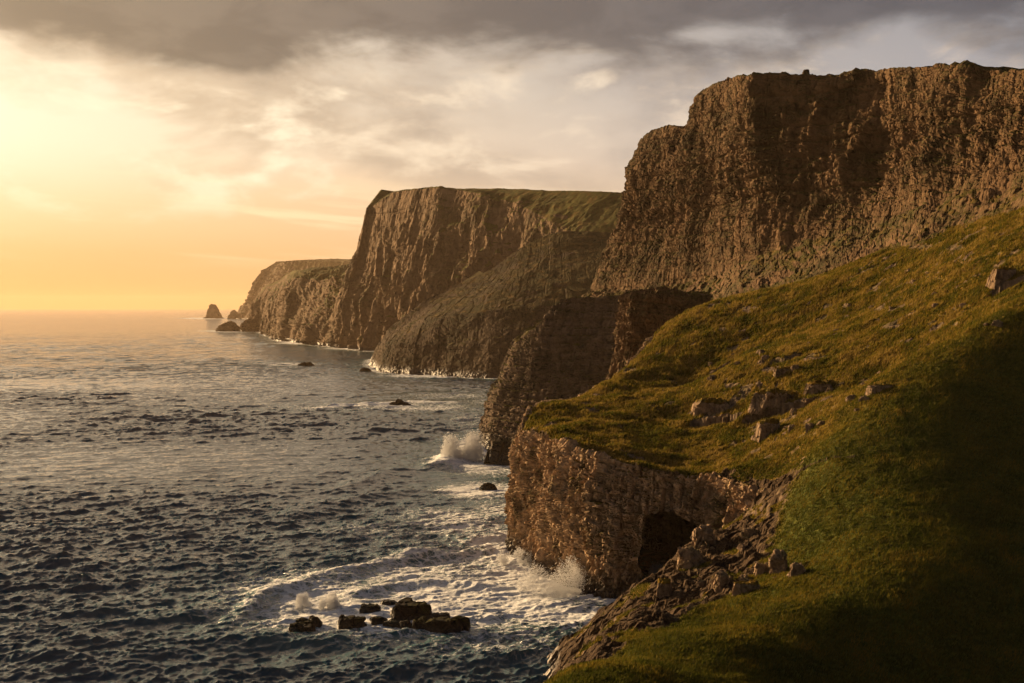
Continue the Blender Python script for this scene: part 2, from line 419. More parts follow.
ys = np.concatenate([np.arange(-20, 120, 1.2), np.arange(120, 300, .22), np.arange(300, 440, .36)])
xs = np.concatenate([np.arange(-34, -6, .6), np.arange(-6, 130, .24), np.arange(130, 190, .8)])
X, Y = np.meshgrid(xs, ys)
SD = inside_dist(X, Y, POLY, len(RIM) - 1)
Z = hill_z(X, Y, SD)
P3 = np.stack([X, Y, np.zeros_like(X)], -1)
slope_n = np.stack([-np.gradient(Z, xs, axis=1), -np.gradient(Z, ys, axis=0), np.ones_like(Z)], -1)
steep = np.clip(1 - 1 / np.linalg.norm(slope_n, axis=-1), 0, 1)
# ground forms: hummocks, sheep terraces along the contours, tussocks
lit = sstep(215, 260, Y + .35 * (60 - X))                 # the rough sunlit pasture; this mask also paints the smoother near flank's shade
hum = fbm(P3 / 9.0, 4, 3) * 1.0
wz = Z + 2.2 * vnoise(P3 / 7.0, 8) + 1.0 * vnoise(P3 / 2.6, 18)
terr = np.abs(((wz / 1.5) % 1.0) - .5) * 2
tus = fbm(P3 / 1.5, 3, 31, ridged=True)
tus2 = fbm(P3 / .6, 2, 41)
bare = fbm(P3 / 5.0 + 40, 4, 77)
Zd = Z + hum * (.60 + .55 * lit) + fbm(P3 / 3.2, 3, 36) * .40 * lit + (terr - .5) * (.12 + .06 * lit) * sstep(-.4, .5, vnoise(P3 / 14.0, 12)) + tus * (.17 + .16 * lit) + tus2 * (.05 + .08 * lit)
# scree gully on the seaward side of the spur
crest = [tuple(p[:2]) for p in ctrl_common[:10]]
cd = seg_dist(X, Y, crest[::-1])                            # positive on the camera side, negative seaward
gul = sstep(1.5, 6.5, -cd * np.sign(1)) if False else None
side_sea = seg_dist(X, Y, crest)
seaward = sstep(1.0, 6.0, -side_sea if side_sea[np.argmin(abs(ys - 215)), np.argmin(abs(xs - 20))] < 0 else side_sea)
gully = seaward * sstep(268, 240, Y) * sstep(-.35, .25, bare + .25)* (SD < 3)
be, br, bt = cells(P3 / np.array([1.6, 1.6, 1]), 61)
gully = np.maximum(gully, sstep(.22, .36, steep) * (Y > 150))
Zd += gully * ((br - .5) * 1.1 + fbm(P3 / 3.0, 4, 63) * 1.2)
# rock bands stepping through the pasture
def band(pts, drop, width, seed):
    """a low crag: ground below the line is let down by `drop`, easing out over `width`"""
    global Zd
    d = seg_dist(X, Y, pts); a, b_ = np.array(pts[0]), np.array(pts[-1])
    u = ((X - a[0]) * (b_ - a)[0] + (Y - a[1]) * (b_ - a)[1]) / ((b_ - a) ** 2).sum()
    ends = sstep(0, .15, u) * sstep(1, .85, u)
    wob = 1.0 * vnoise(P3 / 2.2, seed) + .5 * np.round(2 * vnoise(P3 / 1.1, seed + 1))
    dd = d + wob
    Zd = Zd - drop * ends * sstep(-.2, .3, dd) * np.exp(-np.maximum(dd, 0) / width)
    return ends * np.exp(-(dd / 1.3) ** 2)
rockness = np.zeros_like(Z)
def pl(*pp): return [tuple(at(*p)[:2]) for p in pp]
for pts, drop, wdt, sdn in [
    (pl((690, 418, 300), (730, 414, 294), (748, 398, 290)), 2.6, 5, 101),
    (pl((742, 412, 289), (780, 400, 283), (835, 388, 274)), 3.0, 6, 103),
    (pl((838, 386, 276), (880, 372, 272), (930, 352, 268)), 1.7, 5, 105),
    (pl((985, 285, 292), (1024, 270, 288), (1060, 262, 284)), 1.3, 5, 107),
    (pl((765, 378, 318), (790, 370, 316), (806, 360, 315)), 1.0, 4, 109),
    (pl((640, 380, 340), (700, 352, 350), (740, 330, 356)), 1.0, 4, 113)]:
    rockness = np.maximum(rockness, band(pts, drop, wdt, sdn))
hp = np.stack([X, Y, Zd], -1)
gn = np.stack([-np.gradient(Zd, xs, axis=1), -np.gradient(Zd, ys, axis=0), np.ones_like(Zd)], -1)
nz = 1 / np.linalg.norm(gn, axis=-1)
grass = sstep(.50, .70, nz + .10 * bare) * (1 - .85 * gully) * (1 - .8 * rockness)
grass = grass * (1 - .75 * lit * sstep(.22, .50, bare))
grass = np.maximum(grass, .92 * (1 - seaward) * sstep(.45, .6, nz))
zf = Zd[:-1, :-1]; rng = np.maximum.reduce([Zd[:-1, :-1], Zd[1:, :-1], Zd[:-1, 1:], Zd[1:, 1:]]) - np.minimum.reduce([Zd[:-1, :-1], Zd[1:, :-1], Zd[:-1, 1:], Zd[1:, 1:]])
keep = ~((np.abs(SD[:-1, :-1] - 1.0) < .8) & (rng > 1.6)) & (zf > -6)
hill = make_mesh('grassy_hillside', hp, grid_faces(len(ys), len(xs), keep), M_HILL, {'grass': grass, 'shade_green': (1 - seaward) * (1 - lit) * .9, 'soil': np.clip(gully * .8 + lit * .35 * (1 - rockness), 0, 1)}, smooth=False)
tag(hill, 'steep green and brown hillside filling the right side, running down to the near headland', 'hillside', kind='structure')
log('hillside %d' % X.size)

# ---------------------------------------------------------------- cliffs
def cliff(name, rails, nu, nvs, mat, disp, amps, label, cat, grass_rail=None, wr=1, soft=0, thresh=(.58, .78), extra=None, patchy=0.0):
    P, vp = loft(rails, nu, nvs, wr)
    if soft: P = smooth_rows(P, soft)
    Nn = grid_normals(P)
    amp = np.interp(vp, np.arange(len(amps)), amps)[:, None]
    mrow = P[np.argmin(np.abs(vp - wr))]; S = np.concatenate([[0], np.cumsum(np.linalg.norm(np.diff(mrow[:, :2], axis=0), axis=1))])[None, :] + 0 * P[..., 0]
    d = disp(P, S)
    Q = P + Nn * (d * amp)[..., None]
    if extra is not None: Q = extra(Q, P, vp)
    n2 = grid_normals(Q)
    if n2[..., 2].mean() < 0: n2 = -n2
    nz = n2[..., 2]
    for _ in range(2):
        nz[1:-1, 1:-1] = (nz[1:-1, 1:-1] * 2 + nz[:-2, 1:-1] + nz[2:, 1:-1] + nz[1:-1, :-2] + nz[1:-1, 2:]) / 6
    g = sstep(thresh[0], thresh[1], nz + .18 * fbm(P / 14.0, 3, 900))
    if grass_rail is not None:
        g = np.maximum(g, np.interp(vp, [grass_rail - .1, grass_rail + .5], [0, 1])[:, None] * sstep(.35, .6, nz))
    if patchy: g = g * (1 - patchy * sstep(-.05, .25, fbm(P / 7.0, 4, 910)) * (vp < 3)[:, None])
    g = g * sstep(4, 9, Q[..., 2])
    ob = make_mesh(name, Q, grid_faces(len(vp), nu, flip=True), mat, {'grass': g}, smooth=False)
    tag(ob, label, cat, kind='structure')
    log('%s %d' % (name, Q.shape[0] * Q.shape[1]))
    return ob

def outset(pts, d):
    p = np.array(pts, float); t = np.gradient(p, axis=0); n = np.stack([t[:, 1], -t[:, 0]], -1)
    return p + d * n / np.linalg.norm(n, axis=1, keepdims=True)

# near headland with the sea cave
rz = np.maximum(tps_eval(FIT_A, RIM[:, 0], RIM[:, 1]), 18)
def ring(pl2, z): return np.column_stack([pl2, np.broadcast_to(z, len(pl2))])
sgn = 1 if inside_dist(*outset(RIM, 1.0)[6:7].T, POLY, 14)[0] < 0 else -1
near_rails = [ring(outset(RIM, sgn * 2.0), -4), ring(outset(RIM, sgn * 1.4), rz * .25), ring(outset(RIM, sgn * 1.3), rz * .74),
              ring(outset(RIM, sgn * -1.2), rz - .2), ring(outset(RIM, sgn * -4.5), rz - 1.2)]
def near_disp(P, S):
    d = rock_offset(P, 9, 1.9, 3.0, 11, 3.0, .95, .40, 3.4, .35, S=S)
    return d
def carve_cave(Q, P, vp):
    # hollow the sea cave into the camera-facing side
    wob = .22 * vnoise(P / 4.0, 5) + .12 * vnoise(P / 1.3, 6)
    e = (np.abs(P[..., 0] - 34.2) / 8.3) ** 4 + (np.maximum(P[..., 2], 0) / (18.6 - .30 * (P[..., 0] - 30))) ** 3 + wob
    k = sstep(1.02, .93, e) * (P[..., 1] < 268) * (P[..., 0] < 42.5)
    Q = Q.copy(); Q[..., 1] += 60 * k; Q[..., 0] += 3 * k * np.sign(33.5 - P[..., 0]) * 0
    return Q
cliff('near_headland_cliff', near_rails, 950, [26, 105, 60, 26], M_NEAR, near_disp, [1, 1, 1, .6, .25],
      'jointed brown cliff of the nearest headland, dark sea cave at its foot', 'cliff', wr=1, thresh=(.62, .85), extra=carve_cave)

# rock bench with the sunlit end, behind the headland's turf
b_pl = np.array([(66, 540), (50, 500), (41, 462), (42.5, 446), (54, 441), (68, 434), (82, 430)], float)
sg = 1 if inside_dist(*outset(b_pl, 1.0)[2:3].T, np.vstack([b_pl, [(160, 430), (160, 560)]]), 6)[0] < 0 else -1
bz = np.array([66, 65, 65.2, 65, 65, 62.5, 54.])
cliff('rock_bench_cliff', [ring(outset(b_pl, sg * 5), 30), ring(outset(b_pl, sg * 2.0), 46), ring(outset(b_pl, sg * .4), bz - 2.5), ring(outset(b_pl, -sg * 1), bz),
                     ring(outset(b_pl, -sg * 14), bz + 1), ring(outset(b_pl, -sg * 34), bz - 6)],
      520, [20, 60, 14, 30, 20], M_BIG, lambda P, S: rock_offset(P, 11, 2.4, 4.4, 21, 3.2, .85, .8, 3.2, .4, S=S), [1, 1, 1, 1, .9, .6],
      'dark ledged rock wall with a sunlit left end, above the green headland', 'cliff', wr=1)

# dark promontory, two steps
p_foot = np.array([(35, 650), (2, 590), (-13, 560), (-17, 538), (-11, 512), (2, 494), (16, 488), (40, 480), (76, 468)], float)
p_mid = np.array([(38, 655), (8, 592), (-7, 560), (-10, 538), (-5, 520), (6, 507), (18, 502), (41, 494), (76, 480)], float)
p_rim = np.array([(42, 660), (16, 594), (3, 562), (1, 540), (3, 528), (12, 520), (21, 518), (42, 508), (76, 492)], float)
p_rz = np.array([62, 56, 47, 45, 47, 55, 64, 66, 67.])
p_in = p_rim + np.array([26, 14]); p_in2 = p_rim + np.array([60, 34])
cliff('dark_promontory', [ring(p_foot, -4), ring(p_mid, 22), ring(p_rim, p_rz - 1), ring(p_in, np.maximum(p_rz, 63)), ring(p_in2, 66)],
      620, [70, 110, 60, 20], M_PROM, lambda P, S: rock_offset(P, 16, 3.8, 2.2, 31, 2.4, .6, 1.3, 3.4, .6, S=S), [1, 1, .8, .5, .3],
      'dark shaded promontory standing in the surf behind the near headland', 'cliff', wr=2)

# high cliff: sunlit nose, shaded recess, sunlit right wing
h_top = np.array([(96, 800, 140), (74, 690, 142), at(640, 141, 640), at(662, 127, 612), at(690, 122, 585), at(700, 97, 566), at(722, 80, 540), at(745, 76, 500),
                  at(778, 75, 492), at(826, 74, 480), at(868, 71, 468), at(893, 69, 455), at(940, 65, 428), at(1000, 69, 402), at(1060, 75, 376), at(1150, 90, 345), at(1300, 110, 300)], float)
h_foot = np.array([(60, 800, 62), (44, 690, 64), at(590, 291, 622), at(612, 290, 596), at(640, 289, 570), at(662, 287, 552), at(700, 280, 528), at(742, 262, 486),
                   at(774, 250, 470), at(820, 236, 452), at(860, 224, 438), at(886, 216, 426), at(928, 204, 402), at(988, 188, 378), at(1048, 172, 352), (152, 320, 92), (158, 280, 92)], float)
h_mid = h_foot * .42 + h_top * .58; h_mid[:, 2] -= .12 * (h_top - h_foot)[:, 2]
for k in (2, 3, 4): h_mid[k] = h_foot[k] * .42 + h_top[k] * .58; h_mid[k, 2] -= 9
h_tal = h_foot.copy(); h_tal[:, 2] = np.minimum(h_foot[:, 2] - 8, 60)
h_tal[:, :2] += np.array([(-14, 0), (-12, 0), (-12, -6), (-10, -10), (-10, -16), (-10, -20), (-8, -30), (-6, -42), (-6, -50), (-10, -54), (-14, -52), (-16, -44), (-18, -34), (-16, -22), (-14, -12), (-10, -8), (-8, 0)], float)
h_tal[11:, 2] = [62, 66, 74, 82, 88, 90]
inl = np.array([(40, 60), (40, 30), (46, 20), (46, 16), (46, 14), (46, 12), (46, 14), (40, 40), (30, 60), (20, 70), (20, 70), (40, 60), (60, 40), (70, 20), (70, 10), (70, 0), (70, -10)], float)
h_in = h_top.copy(); h_in[:, :2] += inl * 1.0; h_in[:, 2] -= 1.5
h_in2 = h_top.copy(); h_in2[:, :2] += inl * 5; h_in2[:, 2] -= 12
def rubble(Q, P, vp):
    # scree and gullies on the apron below the face
    k = np.interp(vp, [0, 1.2, 1.6], [1, 1, 0])[:, None]
    e, r, t = cells(P / 2.6, 333)
    off = k * (2.2 * fbm(P / 16.0, 4, 331) + .8 * fbm(P / 4.0, 3, 332) + .9 * (r - .5) + .7 * t)
    Q = Q.copy(); Q[..., 2] += off * .8; Q[..., 1] -= off * .5
    return Q
def high_disp(P, S):
    d = rock_offset(P, 26, 3.8, 4.2, 41, 8.0, .80, 1.5, 6.5, .35, S=S)
    return d + 1.0 * fbm(P / np.array([9.0, 9.0, 3.0]), 4, 47, rot=False) + 3.4 * fbm(P / 15.0, 3, 48)
cliff('high_cliff', [h_tal, h_foot, h_mid, h_top, h_in, h_in2], 1300, [70, 150, 190, 24, 10], M_BIG, high_disp, [.10, .30, 1, .45, .12, .1],
      'tallest rust brown cliff with a sunlit nose, a shaded middle and a flat green top', 'cliff', grass_rail=3.1, wr=2, thresh=(.46, .70), extra=rubble, patchy=.75)

# middle headland: cliff face, green brow
m_foot = np.array([(-120, 2500, -6), at(346, 346, 1900), at(350, 349, 1785), at(366, 352, 1690), at(396, 352, 1620), at(432, 349, 1560), at(472, 345, 1500), at(522, 340, 1430), (110, 1240, 20), (240, 1200, 20)], float)
m_low = np.array([(-110, 2500, 60), at(353, 305, 1880), at(355, 300, 1792), at(372, 302, 1705), at(402, 300, 1635), at(438, 292, 1575), at(480, 285, 1520), at(527, 290, 1450), (112, 1260, 60), (240, 1220, 60)], float)
m_rim = np.array([(-90, 2500, 200), at(374, 212, 1860), at(373, 205, 1800), at(390, 193, 1750), at(422, 190, 1690), at(454, 189, 1640), at(487, 196, 1590), at(517, 204, 1540), at(600, 238, 1400), (240, 1280, 130)], float)
m_in = np.array([(-40, 2500, 215), at(388, 193, 1900), at(393, 191.5, 1850), at(406, 189.5, 1790), at(438, 188, 1720), at(466, 188, 1660), at(505, 189, 1600), at(545, 190, 1540), at(634, 193, 1450), (260, 1430, 190)], float)
m_in2 = m_in + np.array([300, 400, -14.0])
cliff('middle_headland', [m_foot, m_low, m_rim, m_in, m_in2], 760, [70, 150, 50, 16], M_MID,
      lambda P, S: rock_offset(P, 60, 12, 40, 51, 34, 2.0, 1.6, 24, .10, S=S), [1, 1, .25, .06, .03],
      'tall distant headland with ribbed sunlit cliff and green grass top', 'cliff', grass_rail=2.05, wr=2, thresh=(.50, .70))

# its lower shoulder, dark, running down to the water
s_foot = np.array([(-160, 1420, -5), (-150, 1290, -5), at(374, 369, 1200), at(384, 373, 1130), at(430, 377, 1075), at(485, 380, 1035), (40, 1000, -5), (120, 980, -5)], float)
s_low = np.array([(-150, 1430, 20), (-138, 1300, 20), at(379, 347, 1210), at(390, 345, 1150), at(433, 345, 1100), at(487, 345, 1062), (42, 1030, 28), (122, 1010, 28)], float)
s_rim = np.array([(-120, 1440, 45), (-110, 1310, 44), at(386, 330, 1225), at(402, 324, 1190), at(440, 318, 1140), at(492, 310, 1100), (45, 1075, 62), (125, 1055, 66)], float)
s_br = np.array([(-70, 1450, 80), (-70, 1340, 70), at(420, 303, 1240), at(450, 288, 1235), at(490, 270, 1235), at(522, 248, 1255), at(560, 232, 1270), at(640, 232, 1250)], float)
s_in = np.array([(-40, 1500, 120), (-30, 1420, 110), at(445, 285, 1350), at(480, 268, 1350), at(515, 250, 1350), at(545, 238, 1360), at(580, 228, 1380), at(650, 222, 1380)], float); s_in[:, 2] -= 16
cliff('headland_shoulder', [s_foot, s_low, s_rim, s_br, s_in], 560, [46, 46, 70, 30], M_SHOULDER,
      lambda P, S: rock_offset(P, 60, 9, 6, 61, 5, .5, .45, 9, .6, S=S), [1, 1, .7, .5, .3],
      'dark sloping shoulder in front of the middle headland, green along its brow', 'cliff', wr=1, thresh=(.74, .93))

# lower far cliff and the farthest headland
l_foot = np.array([(-560, 3900, -6), at(252, 330, 3150), at(262, 332, 2900), at(274, 337, 2420), at(279, 341, 2190), at(296, 343, 2060), at(318, 346, 1935), at(338, 348, 1830), (-205, 1760, -6), (-150, 1700, -6)], float)
l_rim = np.array([(-540, 3900, 80), at(257, 305, 3150), at(266, 300, 2920), at(277, 303, 2480), at(282, 290, 2270), at(292, 281, 2230), at(306, 277, 2170), at(330, 275, 2080), at(360, 276, 2000), (-160, 1900, 120)], float)
l_in = np.array([(-430, 3900, 120), at(268, 290, 3150), at(282, 279, 2960), at(290, 272, 2700), at(300, 270, 2560), at(312, 268, 2500), at(328, 267, 2450), at(346, 266, 2400), at(372, 265, 2340), (-100, 2300, 140)], float)
l_in2 = l_in + np.array([200, 300, -8.0])
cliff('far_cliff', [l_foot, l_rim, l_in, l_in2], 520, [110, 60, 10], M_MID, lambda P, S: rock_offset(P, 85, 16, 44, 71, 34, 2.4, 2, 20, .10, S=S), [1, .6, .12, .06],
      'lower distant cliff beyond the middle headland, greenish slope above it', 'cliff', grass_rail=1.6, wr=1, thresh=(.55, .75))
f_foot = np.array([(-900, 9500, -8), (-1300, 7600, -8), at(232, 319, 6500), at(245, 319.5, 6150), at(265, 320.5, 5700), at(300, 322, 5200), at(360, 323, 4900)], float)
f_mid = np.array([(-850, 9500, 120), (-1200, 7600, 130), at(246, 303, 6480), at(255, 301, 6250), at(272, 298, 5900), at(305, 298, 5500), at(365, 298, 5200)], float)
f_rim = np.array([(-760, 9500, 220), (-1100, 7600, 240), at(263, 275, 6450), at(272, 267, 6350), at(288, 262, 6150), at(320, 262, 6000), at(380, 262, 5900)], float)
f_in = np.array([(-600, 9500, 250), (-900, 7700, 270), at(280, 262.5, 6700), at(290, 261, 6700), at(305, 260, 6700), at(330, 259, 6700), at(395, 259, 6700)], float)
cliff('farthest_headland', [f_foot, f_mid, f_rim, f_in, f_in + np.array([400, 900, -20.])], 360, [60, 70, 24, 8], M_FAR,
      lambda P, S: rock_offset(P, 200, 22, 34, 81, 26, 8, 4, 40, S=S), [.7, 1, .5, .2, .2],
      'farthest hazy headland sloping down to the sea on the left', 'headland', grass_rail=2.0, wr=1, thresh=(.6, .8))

# ---------------------------------------------------------------- rocks as things
def block_rock(name, mat, c, size, seed, label, cat, group=None, rot=0.0, n=34, blocky=.22, sharp=5.0, taper=.12, parent=None, grass_top=0.0, bury=.25, blk=.45, cell=None):
    """one weathered block: a box-like body split by joints. size = full x, y, z extents in metres"""
    lin = np.linspace(-1, 1, n); vs, fs, off = [], [], 0
    for ax in range(3):
        for s in (-1, 1):
            u, v = np.meshgrid(lin, lin, indexing='ij')
            p = np.zeros((n, n, 3)); p[..., ax] = s; p[..., (ax + 1) % 3] = u; p[..., (ax + 2) % 3] = v
            vs.append(p.reshape(-1, 3)); fs.append(grid_faces(n, n, flip=(s > 0)) + off); off += n * n
    V = np.concatenate(vs); Fc = np.concatenate(fs)
    U = V / np.linalg.norm(V, axis=1, keepdims=True)
    rk = np.random.RandomState(seed * 13 + 5)
    pn, pd = [], []
    for ax in range(3):
        for sg_ in (-1, 1):
            v_ = rk.uniform(-.16, .16, 3); v_[ax] = sg_
            if ax < 2 and sg_ and True: v_[2] = abs(v_[2]) + taper * .35
            pn.append(v_); pd.append(rk.uniform(.88, 1.04))
    for _ in range(9):                                          # faces knocked off the corners
        v_ = rk.uniform(-1, 1, 3); v_[2] = abs(v_[2]) * .8 + .1; v_ /= np.linalg.norm(v_)
        pn.append(v_); pd.append(rk.uniform(.98, 1.28))
    pn = np.array(pn); pn /= np.linalg.norm(pn, axis=1, keepdims=True); pd = np.array(pd)
    dots = U @ pn.T
    rad_ = np.where(dots > .02, pd / np.maximum(dots, .02), 9.0).min(1)
    U0 = U; S = np.array(size) / 2.0
    Q = U * rad_[:, None] * S; U = U * rad_[:, None]
    m = min(size)
    cs = np.array(cell) if cell else np.full(3, m * blk)
    e, rr, tt = cells(Q / cs + seed * 3.7, seed)
    e2, r2, t2 = cells(Q / (cs * .5) + seed * 1.7, seed + 9)
    d = m * blocky * ((rr - .5) * .7 + tt * .9 - .5 * (1 - sstep(0, .07, e))) + m * blocky * .3 * ((r2 - .5) + t2 * 1.0) + m * .02 * fbm(Q / (m * .2) + seed, 3, seed)
    Q = Q + (U / np.linalg.norm(U, axis=1, keepdims=True)) * d[:, None]
    a = np.array([[math.cos(rot), -math.sin(rot), 0], [math.sin(rot), math.cos(rot), 0], [0, 0, 1]])
    Q = Q @ a.T; Q[:, 2] += size[2] * (.5 - bury)
    g = np.clip((U[:, 2] - .55) * 3, 0, 1) * grass_top
    ob = make_mesh(name, Q, Fc, mat, {'grass': g}, smooth=False, parent=parent)
    ob.location = c
    if label: tag(ob, label, cat, group)
    return ob

G_SK = 'black rocks awash in the surf below the headland'
# px range, py of foot, py of top, depth factor, label
for (x0, x1, yb, yt, dp, sd_, lab) in [
    (391, 427, 623, 600, .9, 1, 'tallest black block of the surf rocks, flat topped with white water trickling off its face'),
    (338, 360, 631, 615, .9, 2, 'separate dark cube shaped rock just left of the big surf rocks'),
    (360, 378, 613, 602, .8, 3, 'dark rock standing back in the gap between the cube shaped rock and the tallest block'),
    (371, 386, 626, 615, .8, 4, 'small rounded black rock touching the left foot of the tallest surf block'),
    (384, 401, 628, 619, .9, 5, 'low black slab lying against the front of the tallest surf block'),
    (400, 412, 630, 618, .8, 6, 'narrow black rock below the water trickle of the tallest block'),
    (411, 433, 631, 617, .8, 7, 'wide low black rock in front, right of the water trickle'),
    (428, 459, 634, 617, .9, 8, 'broad black slab at the front right end of the surf rocks'),
    (450, 469, 631, 613, .7, 9, 'upright black rock with a sunlit top, rightmost of the surf rocks'),
    (430, 449, 620, 612, .7, 10, 'thin dark rock awash behind the broad slab at the right end'),
    (380, 396, 606, 599, .8, 11, 'flat dark rock peeping out behind the top left of the tallest block'),
    (289, 312, 635, 622, .8, 12, 'low dark rock with water running off it, foremost of the detached left trio'),
    (296, 309, 628, 617, .8, 13, 'little dark rock behind the other two of the detached left trio'),
    (307, 320, 627, 614, .8, 14, 'pointed dark rock, right hand one of the detached left trio')]:
    c = sea_at((x0 + x1) / 2, yb - 1); d = c[1]
    w = (x1 - x0) * d / F; h = (yb - yt) * d / F
    hz = h * 1.25
    block_rock('surf_rock', M_SKERRY, (c[0], c[1] + w * dp * .5, -.6), (w * 1.12, w * dp, hz), sd_ * 7 + 1, lab, 'rock', G_SK,
               rot=.25 * math.sin(sd_ * 2.1), n=30, blocky=.16, sharp=7, taper=.10, bury=.30, blk=.55)
log('surf rocks')

def skerry(name, px, py, w_px, h_px, label, cat, seed, group=None, deep=.6, mat=M_MID, shape=None):
    """sea stack / skerry from a radial profile"""
    c = sea_at(px, py); s = c[1] / F; w, h = w_px * s, h_px * s
    nu, nv = 72, 34
    th = np.linspace(0, 2 * np.pi, nu, endpoint=False); v = np.linspace(0, 1, nv)
    prof = np.interp(v, *shape) if shape else np.sqrt(np.clip(1 - v ** 1.6, 0, 1))
    TH, VV = np.meshgrid(th, v)
    Rr = prof[:, None] * np.ones_like(TH)
    P = np.stack([Rr * np.cos(TH) * w / 2, Rr * np.sin(TH) * w / 2 * deep, VV * h * 1.15 - .15 * h], -1)
    d = rock_offset(P + seed * 100, w * .35, w * .12, w * .16, seed, w * .10, w * .06)
    P[..., :2] *= (1 + d / (w * .5))[..., None] ; P[..., 2] += d * .5 * VV
    vts = np.concatenate([P.reshape(-1, 3), [[P[-1, :, 0].mean(), P[-1, :, 1].mean(), P[-1, :, 2].mean()]]])
    f = []
    for j in range(nv - 1):
        i = np.arange(nu); a = j * nu + i; b_ = j * nu + (i + 1) % nu
        f.append(np.stack([a, b_, b_ + nu, a + nu], -1))
    i = np.arange(nu); tip = np.full(nu, nv * nu)
    f.append(np.stack([(nv - 1) * nu + i, (nv - 1) * nu + (i + 1) % nu, tip, tip], -1))
    q = np.concatenate(f)
    tri = np.concatenate([q[:, [0, 1, 2]], q[:-nu][:, [0, 2, 3]]])
    ob = make_mesh(name, vts, tri, mat, {'grass': np.zeros(len(vts))})
    ob.location = (c[0], c[1] + w * deep * .5, 0)
    return tag(ob, label, cat, group)

skerry('sea_stack', 211, 318.5, 27, 14, 'pointed sea stack standing alone off the farthest headland', 'sea stack', 201, mat=M_FAR, shape=([0, .10, .22, .4, .7, .9, 1], [1.25, .85, .62, .50, .40, .26, .10]))
skerry('sea_stack', 233, 318.8, 17, 9, 'small stubby sea stack close to the foot of the farthest headland', 'sea stack', 203, mat=M_FAR, shape=([0, .2, .7, 1], [1, .8, .45, .1]))
skerry('skerry', 226, 331.5, 30, 10, 'low humped dark islet of rock in front of the far cliff', 'islet', 205, deep=.9, shape=([0, .15, .5, .8, 1], [1, .85, .6, .35, .1]))
skerry('skerry', 249, 331.8, 26, 13, 'bulky dark rock joined to the foot of the far cliff', 'rock', 207, deep=.9, shape=([0, .4, .8, 1], [1, .85, .6, .25]))
skerry('skerry', 305, 366, 17, 3.4, 'flat black reef in open water left of the shoulder', 'reef', 209, deep=.5, mat=M_SKERRY, shape=([0, .5, 1], [1, .9, .5]))
skerry('skerry', 399, 405.5, 25, 6, 'thin black reef with a raised tip, lying in the long band of foam', 'reef', 211, deep=.5, mat=M_SKERRY, shape=([0, .5, .6, 1], [1, .7, .35, .12]))
skerry('skerry', 365, 372, 13, 4, 'small dark rock at the seaward foot of the shoulder', 'rock', 213, deep=.6, mat=M_SKERRY)
skerry('skerry', 488, 490, 17, 6.5, 'small black rock awash between the dark promontory and the near headland', 'rock', 215, deep=.6, mat=M_SKERRY)
block_rock('promontory_stack', M_PROM, (sea_at(502, 465)[0] + 1, sea_at(502, 465)[1] + 6, -1), (14, 12, 13), 55, 'low dark block of rock fallen at the seaward foot of the dark promontory', 'rock', n=44, blocky=.2, bury=.2)

def on_hill(px, py, d):
    """where the sight line to (px,py) meets the hillside mesh near distance d"""
    best = None
    x, y, z = sight(px, py)
    dd = np.linspace(d - 60, d + 60, 600)
    xx, zz = x / y * dd, ZC + z / y * dd
    ii = np.clip(np.searchsorted(xs, xx), 0, len(xs) - 1); jj = np.clip(np.searchsorted(ys, dd), 0, len(ys) - 1)
    below = zz < Zd[jj, ii]
    k = np.argmax(below) if below.any() else np.argmin(abs(zz - Zd[jj, ii]))
    return xx[k], dd[k], Zd[jj[k], ii[k]]

G_OUT = 'rock outcrops on the grassy hillside'
def outcrop(px, py, wpx, hpx, d, seed, label, cols=1, lean=0.0, grass=.9):
    """jointed outcrop: a main block and shoulder blocks that belong to the same bedrock, one mesh each as parts"""
    x, y, z = on_hill(px, py, d); s = y / F; w, h = wpx * s, hpx * s
    rs = np.random.RandomState(seed)
    if cols == 1:
        return block_rock('rock_outcrop', M_STONE, (x, y + w * .2, z), (w * 1.15, w * 1.1, h * 1.35), seed, label, 'rock outcrop', G_OUT, rot=rs.uniform(-.5, .5), n=40, blocky=.30, sharp=3.6, taper=.45, grass_top=grass * .3, bury=.48, blk=.42)
    # a jointed ledge whose top carries turf and whose back runs into the slope
    return block_rock('rock_outcrop', M_STONE, (x, y + w * .22, z), (w * 1.1, w * .6, h * 1.45), seed, label, 'rock outcrop', G_OUT, rot=rs.uniform(-.35, .1), n=56,
                      blocky=.20, sharp=5, taper=.22, grass_top=grass, bury=.46, cell=(w / cols * .75, w / cols * .75, h * .8))

